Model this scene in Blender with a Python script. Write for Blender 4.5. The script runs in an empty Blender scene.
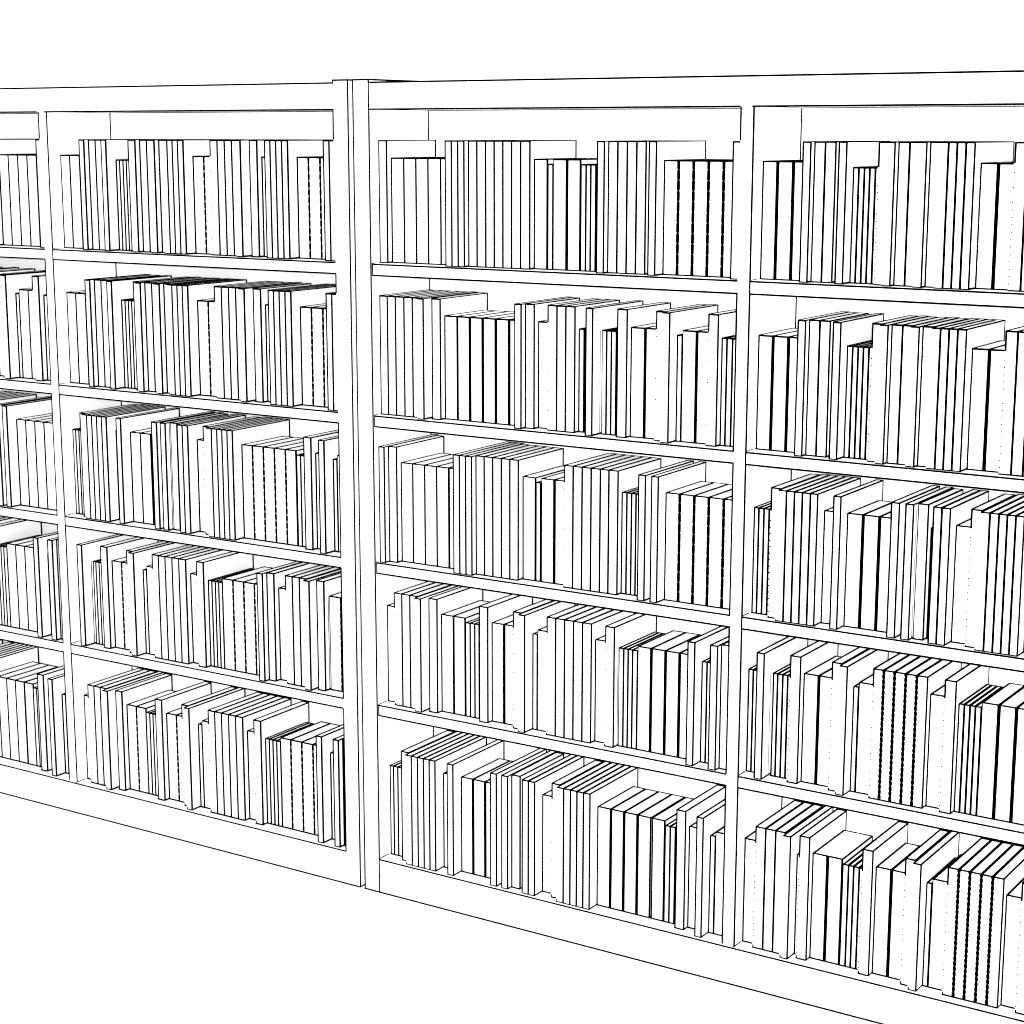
import bpy, math
from mathutils import Matrix, Vector

sc = bpy.context.scene
col = sc.collection

# ------------------------------------------------------------------ camera
F = 1917.41
CAM = Vector((2.51398, -3.33304, 1.71791))
YAW, PITCH = math.radians(32.84095), math.radians(11.20575)
fwd = Vector((-math.sin(YAW) * math.cos(PITCH), math.cos(YAW) * math.cos(PITCH), -math.sin(PITCH)))
right = Vector((math.cos(YAW), math.sin(YAW), 0))
up = right.cross(fwd)
cd = bpy.data.cameras.new('camera')
cam = bpy.data.objects.new('camera', cd)
col.objects.link(cam)
cam.matrix_world = Matrix(((right.x, up.x, -fwd.x, CAM.x), (right.y, up.y, -fwd.y, CAM.y), (right.z, up.z, -fwd.z, CAM.z), (0, 0, 0, 1)))
cd.sensor_fit = 'HORIZONTAL'
cd.sensor_width = 36.0
cd.lens = 36.0 * F / 1024
cd.clip_start = 0.05
sc.camera = cam


def px(x, y, z):
    d = Vector((x, y, z)) - CAM
    w = d.dot(fwd)
    return 512 + F * d.dot(right) / w, 512 - F * d.dot(up) / w


# ------------------------------------------------------------------ materials
def material(name, rgb, rough, grain=0.0):
    m = bpy.data.materials.new(name)
    m.use_nodes = True
    nt = m.node_tree
    nt.nodes.clear()
    out = nt.nodes.new('ShaderNodeOutputMaterial')
    bs = nt.nodes.new('ShaderNodeBsdfDiffuse')
    bs.inputs['Roughness'].default_value = rough
    bs.inputs['Color'].default_value = (*rgb, 1)
    if grain:
        tc = nt.nodes.new('ShaderNodeTexCoord')
        no = nt.nodes.new('ShaderNodeTexNoise')
        no.inputs['Scale'].default_value = 60
        mx = nt.nodes.new('ShaderNodeMixRGB')
        mx.inputs['Color1'].default_value = (*rgb, 1)
        mx.inputs['Color2'].default_value = (*[c - grain for c in rgb], 1)
        nt.links.new(tc.outputs['Object'], no.inputs['Vector'])
        nt.links.new(no.outputs['Fac'], mx.inputs['Fac'])
        nt.links.new(mx.outputs['Color'], bs.inputs['Color'])
    nt.links.new(bs.outputs['BSDF'], out.inputs['Surface'])
    return m


BOOK = material('white_book_cover', (.995, .995, .995), 0, .004)
WOOD = material('white_painted_board', (.995, .995, .995), 0, .004)
ROOM = material('white_plaster', (.995, .995, .995), 0, .004)
INK = material('black_ink_line', (.0, .0, .0), 0)


# ------------------------------------------------------------------ mesh building
class MB:
    def __init__(self):
        self.v, self.f, self.mi = [], [], []

    def box(self, x0, x1, y0, y1, z0, z1, mi=0):
        b = len(self.v)
        self.v += [(x, y, z) for z in (z0, z1) for y in (y0, y1) for x in (x0, x1)]
        for q in ((0, 2, 3, 1), (4, 5, 7, 6), (0, 1, 5, 4), (2, 6, 7, 3), (0, 4, 6, 2), (1, 3, 7, 5)):
            self.f.append([b + i for i in q])
            self.mi.append(mi)

    def line(self, p, q, r, n=6):
        """a thin round inked line along an edge"""
        p, q = Vector(p), Vector(q)
        d = q - p
        if d.length < 1e-5:
            return
        d.normalize()
        a = d.orthogonal().normalized()
        c = d.cross(a)
        p, q = p - d * r * .5, q + d * r * .5
        b = len(self.v)
        for o in (p, q):
            for i in range(n):
                t = 2 * math.pi * (i + .5) / n
                self.v.append(tuple(o + a * (r * math.cos(t)) + c * (r * math.sin(t))))
        for i in range(n):
            j = (i + 1) % n
            self.f.append([b + i, b + j, b + n + j, b + n + i])
            self.mi.append(1)
        self.f.append([b + i for i in reversed(range(n))])
        self.f.append([b + n + i for i in range(n)])
        self.mi += [1, 1]

    def add(self, other, off):
        b = len(self.v)
        self.v += [(x + off[0], y + off[1], z + off[2]) for x, y, z in other.v]
        self.f += [[b + i for i in q] for q in other.f]
        self.mi += other.mi

    def build(self, name, mat, parent=None, loc=(0, 0, 0)):
        me = bpy.data.meshes.new(name)
        me.from_pydata(self.v, [], self.f)
        me.materials.append(mat)
        me.materials.append(INK)
        me.polygons.foreach_set('material_index', self.mi)
        me.update()
        o = bpy.data.objects.new(name, me)
        col.objects.link(o)
        o.location = loc
        if parent:
            o.parent = parent
        return o


R0 = 0.0020          # half width of an inked line on the bookcases
LW = 0.0042           # width of an inked line on the books

# ------------------------------------------------------------------ setting
g = MB()
g.box(-6, 6, -6, .26, -.1, 0)
o = g.build('floor', ROOM)
o['kind'] = 'structure'
g = MB()
g.box(-6, 6, .24, .34, 0, 3.2)
o = g.build('wall_back', ROOM)
o['kind'] = 'structure'

# ------------------------------------------------------------------ the two bookcases
ZP, ZT, ZB = 1.8273, 1.8214, 1.7657                      # panel top, top board top / underside
SH = [(1.4398, 1.4140), (1.1088, 1.0834), (.7788, .7532), (.4485, .4229)]
PT = .0815                                               # top of the plinth
DEP, YS = .2185, .0055                                   # inner depth, set-back of shelves and divider
LEFT = dict(x0=-1.8686, x1=-.0956, p0=(-1.9086, -1.8686), p1=(-.0956, -.0556), d=(-.9964, -.9695), first=('MMTSN', 'SSNNS'))
RIGHT = dict(x0=0, x1=1.7728, p0=(-.0415, 0), p1=(1.7728, 1.8128), d=(.8736, .9003), first=('MMTSN', 'SSNNS'))
FRONT = {'S': .038, 'N': .038, 'M': .0215, 'T': .0055}
TOPS = [ZB] + [s[1] for s in SH]                         # ceiling of each row
BASE = [s[0] for s in SH] + [PT]                         # board each row stands on
TALL = .2595


def bookcase(cfg, label, flush_panel, flush_div):
    """flush_*: rows whose last book stands flush with the post, so that no line parts them above shelf height"""
    e = bpy.data.objects.new('bookcase', None)
    col.objects.link(e)
    e.location = ((cfg['p0'][0] + cfg['p1'][1]) / 2, 0, 0)
    e['label'], e['category'] = label, 'bookcase'
    ox = e.location.x

    def put(mb, name):
        mb.v = [(x - ox, y, z) for x, y, z in mb.v]
        return mb.build(name, WOOD, e)

    def post_left(mb, x, y, rows):
        for r in range(5):
            z1 = TOPS[r]
            z0 = BASE[r] + (TALL + .004 if r in rows else 0)
            mb.line((x, y, z0), (x, y, z1), R0)

    for k, (a, b) in enumerate((cfg['p0'], cfg['p1'])):
        m = MB()
        m.box(a, b, 0, DEP + .018, 0, ZP)
        m.line((b, 0, 0), (b, 0, ZP), R0)
        if k == 0:
            m.line((a, 0, 0), (a, 0, ZP), R0)
        else:
            post_left(m, a, 0, flush_panel)
            m.line((a, 0, ZT), (a, 0, ZP), R0)
        m.line((a, -R0 * .8, R0 * .35), (b, -R0 * .8, R0 * .35), R0)
        m.line((a, 0, ZP), (b, 0, ZP), R0)
        for z in (R0 * .35, ZP):
            m.line((b, 0, z), (b, DEP + .018, z), R0)
        m.line((a, 0, ZP), (a, DEP + .018, ZP), R0)
        put(m, 'side_panel')
    x0, x1 = cfg['x0'], cfg['x1']
    d0, d1 = cfg['d']
    m = MB()
    m.box(x0, x1, 0, DEP + .018, ZB, ZT)
    m.line((x0, 0, ZT), (x1, 0, ZT), R0)
    for a, b in ((x0, d0), (d1, x1)):
        m.line((a, 0, ZB), (b, 0, ZB), R0)
        m.line((a, DEP, ZB), (b, DEP, ZB), R0)
        m.line((a, 0, ZB), (a, DEP, ZB), R0 * .6)
    put(m, 'top_board')
    m = MB()
    m.box(x0, x1, 0, DEP + .018, 0, PT)
    m.line((x0, 0, PT - R0), (x1, 0, PT - R0), R0)
    m.line((x0, -R0 * .8, R0 * .35), (x1, -R0 * .8, R0 * .35), R0)
    for a, b in ((x0, d0), (d1, x1)):
        m.line((a, DEP, PT), (b, DEP, PT), R0)
        m.box(a, a + .0022, 0, FRONT[cfg['first'][a == d1][4]] - .004, PT, PT + .0012, 1)
    put(m, 'plinth')
    m = MB()
    m.box(d0, d1, YS, DEP, PT, ZB)
    m.line((d1, YS, PT), (d1, YS, ZB), R0)
    post_left(m, d0, YS, flush_div)
    put(m, 'divider')
    m = MB()
    m.box(x0, x1, DEP, DEP + .018, PT, ZB)
    for x in (x0, d1):
        for r in range(5):
            m.line((x, DEP, BASE[r]), (x, DEP, TOPS[r]), R0 * 1.25)
    put(m, 'back_panel')
    for zt, zb in SH:
        for k, (a, b) in enumerate(((x0, d0), (d1, x1))):
            m = MB()
            m.box(a, b, YS, DEP, zb, zt)
            m.line((a, YS, zt - R0), (b, YS, zt - R0), R0)
            m.line((a, YS, zb), (b, YS, zb), R0)
            m.line((a, DEP, zt), (b, DEP, zt), R0)
            yf = FRONT[cfg['first'][k][SH.index((zt, zb)) ]]
            m.box(a, a + .0022, YS, yf - .004, zt, zt + .0012, 1)
            if k == 0 and a == 0:
                m.line((a + .0004, YS, zb), (a + .0004, YS, zt), R0)
            put(m, 'shelf')
    return e


bookcase(LEFT, 'white two-bay bookcase running left from the double post', (0, 1), (0,))
bookcase(RIGHT, 'white two-bay bookcase running right from the double post', (0, 1), (0,))

# ------------------------------------------------------------------ books
# kind: width, spine depth behind the front plane, rear depth, height
KIND = {'S': (.0326, .0380, .1915, .2228), 'N': (.0117, .0380, .1920, .2130),
        'M': (.0217, .0215, .2060, TALL), 'T': (.0163, .0055, .2155, TALL)}
WORDS = {'S': 'thick short white book', 'N': 'thin low white book', 'M': 'medium tall white book', 'T': 'slim tall white book'}
ROWS_C = [
 'M.0075 S.0300 S.0629 S.0946 S.1261 S.1587 T.1928 T.2090 T.2249 M.2408 M.2620 M.2838 M.3050 M.3263 M.3478 M.3698 S.3925 N.4253 S.4378 S.4708 N.5037 N.5156 N.5266 N.5385 N.5500 T.5600 M.5768 M.5980 M.6195 M.6408 N.6622 T.6770 S.6937 S.7255 S.7585 S.7911 S.8236 T.8583',
 'M.0051 M.0268 M.0484 M.0712 M.0935 T.1172 N.1337 M.1445 S.1668 S.1988 S.2316 S.2644 S.2975 S.3311 T.3652 M.3818 S.4038 M.4365 M.4585 M.4798 N.5020 N.5140 N.5256 T.5368 N.5558 N.5672 N.5782 N.5897 M.6012 S.6240 S.6565 M.6900 T.7122 N.7290 S.7403 S.7725 M.8057 N.8275 N.8384 N.8506 N.8620',
 'T.0088 M.0250 S.0470 S.0783 S.1105 S.1425 S.1742 T.2085 T.2248 T.2408 M.2568 M.2781 M.2999 M.3218 M.3432 S.3662 N.3986 S.4120 S.4443 M.4785 M.4996 M.5213 M.5429 M.5647 M.5850 N.6070 N.6185 N.6295 N.6400 N.6515 T.6630 N.6795 T.6928 S.7088 S.7405 S.7732 S.8059 S.8391',
 'S.0025 M.0352 M.0566 M.0785 T.1025 N.1190 M.1300 S.1524 S.1843 N.2169 N.2290 N.2411 N.2525 M.2640 S.2865 S.3180 M.3520 T.3748 N.3914 S.4030 M.4370 M.4588 M.4809 M.5028 M.5250 S.5470 M.5805 N.6035 N.6153 N.6259 N.6365 S.6485 S.6808 S.7140 S.7466 T.7815 N.7980 N.8094 N.8210 T.8322 M.8490',
 'N.0044 N.0157 N.0277 N.0387 M.0498 T.0730 T.0896 T.1064 T.1228 T.1388 S.1548 T.1870 S.2033 S.2349 S.2672 T.3022 N.3186 T.3317 M.3480 N.3702 T.3850 T.4012 S.4176 M.4510 T.4738 T.4906 T.5074 T.5236 T.5398 S.5562 S.5888 S.6210 S.6536 S.6878 N.7197 N.7316 N.7437 M.7545 S.7762 T.8094 N.8250 S.8371']
R12 = 'S.9050 S.9370 S.9695 T1.0024 M1.0188 M1.0404 N1.0620 T1.0742 N1.0903 N1.1012 N1.1122 N1.1228 N1.1338 M1.1458 T1.1674 M1.1837 M1.2050 T1.2271 M1.2438 T1.2675 T1.2836 T1.2997 T1.3160 S1.3330 S1.3654 M1.3995 M1.4215 M1.4430 M1.4644 T1.4873 N1.5037 M1.5160 S1.5385 T1.5735 T1.5898 T1.6062 T1.6230 S1.6400 S1.6716 S1.7040 T1.7390 T1.7555'
ROWS_D = [R12, R12,
 'N.9045 N.9161 N.9271 N.9383 M.9495 T.9723 T.9889 T1.0057 T1.0222 T1.0388 S1.0545 T1.0866 S1.1022 S1.1345 S1.1678 T1.2026 N1.2193 T1.2308 M1.2488 N1.2700 T1.2848 T1.3011 S1.3180 M1.3517 T1.3754 T1.3920 T1.4087 T1.4243 T1.4400 S1.4563 S1.4883 S1.5210 S1.5540 S1.5868 N1.6195 N1.6312 N1.6428 M1.6540 S1.6755 T1.7094 N1.7258 S1.7367',
 'N.9013 N.9128 N.9240 T.9353 N.9553 N.9662 N.9773 N.9880 M1.0003 S1.0226 S1.0545 M1.0885 T1.1108 N1.1272 S1.1382 M1.1735 M1.1945 M1.2163 M1.2388 M1.2607 S1.2828 M1.3165 N1.3390 N1.3500 N1.3610 N1.3715 S1.3834 S1.4165 S1.4498 S1.4830 T1.5186 M1.5358 S1.5570 M1.5908 M1.6119 M1.6329 T1.6580 N1.6744 M1.6830 S1.7065 S1.7400',
 'S.9023 M.9350 M.9570 M.9790 T1.0030 N1.0195 M1.0315 S1.0536 S1.0855 N1.1181 N1.1303 N1.1413 N1.1530 M1.1653 S1.1875 S1.2200 M1.2535 T1.2755 N1.2919 S1.3034 M1.3390 M1.3605 M1.3822 M1.4046 M1.4267 S1.4490 M1.4830 N1.5050 N1.5165 N1.5278 N1.5393 S1.5515 S1.5825 S1.6159 S1.6493 T1.6850 N1.7018 N1.7137 N1.7254 T1.7350 M1.7512']
BAYS = [('A', ROWS_C, -1.8686, -1.8686, -.9964), ('B', ROWS_D, -1.8684, -.9695, -.0956),
        ('C', ROWS_C, 0, 0, .8736), ('D', ROWS_D, 0, .9003, 1.7728)]
SHELF = ['top shelf', 'second shelf', 'middle shelf', 'fourth shelf', 'bottom shelf']
WHERE = {'A': 'leftwards from the divider on the {}, left bookcase', 'B': 'leftwards from the double post on the {}',
         'C': 'rightwards from the double post on the {}', 'D': 'rightwards from the divider on the {}, right bookcase'}
GROUP = {'A': 'books on the {} left of the left divider', 'B': 'books on the {} left of the double post',
         'C': 'books on the {} right of the double post', 'D': 'books on the {} right of the right divider'}
ONES = 'zeroth first second third fourth fifth sixth seventh eighth ninth tenth eleventh twelfth thirteenth fourteenth fifteenth sixteenth seventeenth eighteenth nineteenth twentieth'.split()


def slope(x):                                 # sideways drift of a view line per unit of depth at the front plane
    return (CAM.x - x) / (0 - CAM.y)


EPS = .00025
CLEAR = .0006


def book_mesh(bk):
    k, x, w, y, yb, h = bk['k'], bk['x'], bk['w'] - CLEAR, bk['y'], bk['yb'], bk['h']
    L, Rn = bk['L'], bk['R']
    far = 1.12 if bk['bay'] in 'AB' else 1.0
    m = MB()
    D = yb - y
    bd = .0018                                # cover boards and spine, page block a touch lower
    m.box(0, bd, 0, D, 0, h)
    m.box(w - bd, w, 0, D, 0, h)
    m.box(bd, w - bd, 0, bd, 0, h)
    m.box(bd, w - bd, bd, D, .0008, h - .0008)
    lw = LW * far
    e = EPS

    def joins(o):
        return o and o['k'] == k and abs(o['x'] - x) < max(w, o['w']) + .004

    def upright(x0, x1, y1, z0, z1, dash=None, thin=1.0):
        """an inked upright; dash = (length, gap) breaks the full width into strokes"""
        if not dash:
            m.box(x0, x1, -e, y1, z0, z1, 1)
            return
        c = x1 if x1 > w / 2 else x0
        n0, n1 = c + (x0 - c) * thin, c + (x1 - c) * thin
        if thin:
            m.box(n0, n1, -e * .5, y1, z0, z1, 1)
        z = z0 + dash[1]
        while z < z1:
            m.box(x0, x1, -e, y1, z, min(z + dash[0], z1), 1)
            z += dash[0] + dash[1]

    thick, dash, thin = 1.0, None, 1.0
    if k == 'S':
        thick = 1.65 if x > .17 else 1.0
        if x > .69 and bk['bay'] == 'C' and bk['row'] in (0, 2):
            dash, thin = (.018, .0025), .75
        if bk['bay'] == 'B' and (bk['row'] > 2 or x > -.6):
            thick, dash, thin = 1.3, (.012, .005), .72
    if k == 'M' and bk['row'] >= 3 and x > 1.15:
        thick, dash, thin = 1.6, (.0075, .003), .72
    # right front edge: half of a seam, or a corner seen from both sides
    flush = not Rn and bk['end'] - x - bk['w'] < .004 and k == 'T' and bk['bay'] in 'AC'
    if joins(Rn):
        upright(w - lw * .5 * thick, w + e, lw * .5, 0, h, dash, thin)
    elif Rn and k == 'S' and Rn['y'] == y and x > -.3:
        upright(w - lw * .9, w + e, lw * .5, 0, h)
    elif not flush:
        upright(w - lw * .58, w + e, lw * .75, 0, h)
    if Rn and Rn['y'] > y + .001:             # the inner corner where the next spine meets this side
        g = Rn['y'] - y
        m.box(w - .0006, w + e, g - lw * .6, g, 0, min(h, Rn['h']), 1)
    # left front edge
    lo, wide, ld = 0, lw * .85, None
    if joins(L):
        wide, ld = lw * .5 * thick, dash
    elif L and L['x'] + L['w'] > x - .006 and L['y'] == y:
        wide = lw * .45
    elif L and L['y'] < y and L['x'] + L['w'] > x - .003:
        wide = lw * .5
    elif L and L['x'] + L['w'] > x - .006 and L['y'] > y:   # this one stands further forward than its neighbour
        dd = L['y'] - y
        shows = L['w'] - slope(x) * dd > .0012
        if shows and dd < .02:
            lo = L['h'] if L['h'] < h - .01 else None
            m.box(-e, lw * .7, -e, lw * .3, 0, dd * (CAM.z - bk['z']) / 3.9, 1)
            if L['k'] != 'M':
                step = .013 if bk['bay'] == 'D' else (.019 if bk['bay'] in 'AB' else .042)
                z = step
                while z < L['h'] - .01:
                    m.box(-e, .0025, -e, .0002, z - .0014, z + .0014, 1)
                    z += step
    if lo is not None:
        upright(-e, wide, lw * .3, lo, h, ld, thin)
    fy = -.0003 if k == 'T' else -lw * .45
    m.box(0, w, fy, lw * .3, 0, lw * .62, 1)                      # foot of the spine
    m.box(w - lw * .3, w + e, 0, D, 0, lw * .9, 1)                # foot of the side
    tf = lw * (.8 if bk['row'] < 2 else .6)
    m.box(0, w, -e, lw * .6, h - tf, h + e, 1)                    # head of the spine
    if not (bk['bay'] == 'D' and bk['row'] == 4 and k == 'S' and joins(Rn) and x < 1.07):
        m.box(w - lw * .62, w + e, 0, D, h - lw * .5, h + e, 1)   # head of the side
    if not (bk['bay'] == 'D' and bk['row'] == 4 and k == 'S' and joins(L) and x < 1.1):
        m.box(-e, lw * (.62 if joins(L) else .9), 0, D, h - lw * .5, h + e, 1)
    m.box(0, w, D - lw, D + e, h - lw * .6, h + e, 1)             # rear
    m.box(w - lw * .3, w + e, D - lw * (1.1 if bk['bay'] in 'AB' else 1.35), D + e, 0, h, 1)
    return m


books = []
for bay, rows, off, bx0, bx1 in BAYS:
    for ri, row in enumerate(rows):
        seq = []
        for t in row.split():
            seq.append(dict(k=t[0], x=float(t[1:]) + off, bay=bay, row=ri))
        for i, b in enumerate(seq):
            w, b['y'], b['yb'], b['h'] = KIND[b['k']]
            if i == 0:
                b['x'] = max(b['x'], bx0 + .0002)
            end = seq[i + 1]['x'] if i + 1 < len(seq) else bx1
            b['w'] = min(w, end - b['x'])
            if end - b['x'] - b['w'] < .0012:      # books pressed together
                b['w'] = end - b['x']
            b['z'] = BASE[ri]
            b['end'] = bx1
            b['h'] += .0016
        for i, b in enumerate(seq):
            b['L'] = seq[i - 1] if i else None
            b['LL'] = seq[i - 2] if i > 1 else None
            b['R'] = seq[i + 1] if i + 1 < len(seq) else None
        for b in seq:
            L = b['L']
            if L and L['y'] > b['y'] + .001:      # the line of a forward corner is centred on it
                b['x'] -= .0012
                b['w'] += .0012
                L['w'] = min(L['w'], b['x'] - L['x'])
        for b in seq:
            # how much of the spine and of the side shows, in pixels
            vx1 = b['x'] + b['w']
            n = b['R']
            if n and n['y'] < b['y']:
                vx1 = min(vx1, n['x'] - slope(n['x']) * (b['y'] - n['y']))
            if not n:
                py = 0 if bay in 'BD' else YS
                vx1 = min(vx1, bx1 - slope(bx1) * max(0, b['y'] - py))
            zc = b['z'] + b['h'] / 2
            u0, v0 = px(b['x'], b['y'], zc)
            u1, v1 = px(max(vx1, b['x']), b['y'], zc)
            ht = px(b['x'], b['y'], b['z'])[1] - px(b['x'], b['y'], b['z'] + b['h'])[1]
            lo, hi = max(u0, 0), min(u1, 1024)
            b['area'] = max(0, hi - lo) * ht
            if n and n['h'] < b['h'] - .01 and b['area'] > 0:
                b['area'] += 20 * ht * .14
            ub = px(b['x'] + b['w'], b['yb'], zc)[0]
            b['keep'] = ub > -120 and u0 < 1130
            b['seen'] = (hi - lo) > .9
            books.append(b)

books = [b for b in books if b['keep']]
order = sorted([b for b in books if b['seen']], key=lambda b: -b['area'])
single = set(id(b) for b in order[:300])
# ordinals within a kind on one shelf, counted over the ones that show
for bay, *_ in BAYS:
    for ri in range(5):
        for k in 'SNMT':
            s = [b for b in books if b['bay'] == bay and b['row'] == ri and b['k'] == k and b['seen']]
            s.sort(key=lambda b: b['x'], reverse=bay in 'AB')
            for n, b in enumerate(s):
                b['ord'] = ONES[n + 1]
rest = MB()
for b in books:
    m = book_mesh(b)
    loc = (b['x'] + CLEAR / 2, b['y'], b['z'] + .0004)
    if id(b) in single:
        o = m.build('book', BOOK, None, loc)
        o['label'] = '%s %s %s' % (b['ord'], WORDS[b['k']], WHERE[b['bay']].format(SHELF[b['row']]))
        o['category'] = 'book'
        o['group'] = GROUP[b['bay']].format(SHELF[b['row']])
    else:
        rest.add(m, loc)
o = rest.build('books', BOOK)
o['kind'] = 'stuff'
o['label'] = 'remaining thin and distant white books filling the shelves'
o['category'] = 'books'

# ------------------------------------------------------------------ light: an even bright overcast surround, plus an added fill
w = bpy.data.worlds.new('world')
sc.world = w
w.use_nodes = True
nt = w.node_tree
bg = nt.nodes.get('Background') or nt.nodes.new('ShaderNodeBackground')
bg.inputs['Color'].default_value = (1, 1, 1, 1)
bg.inputs['Strength'].default_value = 1.0
for n in ('max_bounces', 'diffuse_bounces'):
    setattr(sc.cycles, n, 40)
ld = bpy.data.lights.new('camera_fill', 'POINT')  # added fill just behind the camera, brightens the shelf interiors; no real fixture
ld.energy = 520
ld.shadow_soft_size = .02
lo = bpy.data.objects.new('camera_fill', ld)
col.objects.link(lo)
lo.location = CAM - fwd * .06
sc.cycles.filter_width = 1.15
sc.view_settings.view_transform = 'Standard'
sc.view_settings.look = 'None'
sc.view_settings.gamma = 1
sc.view_settings.use_curve_mapping = False
sc.view_settings.exposure = 0.32
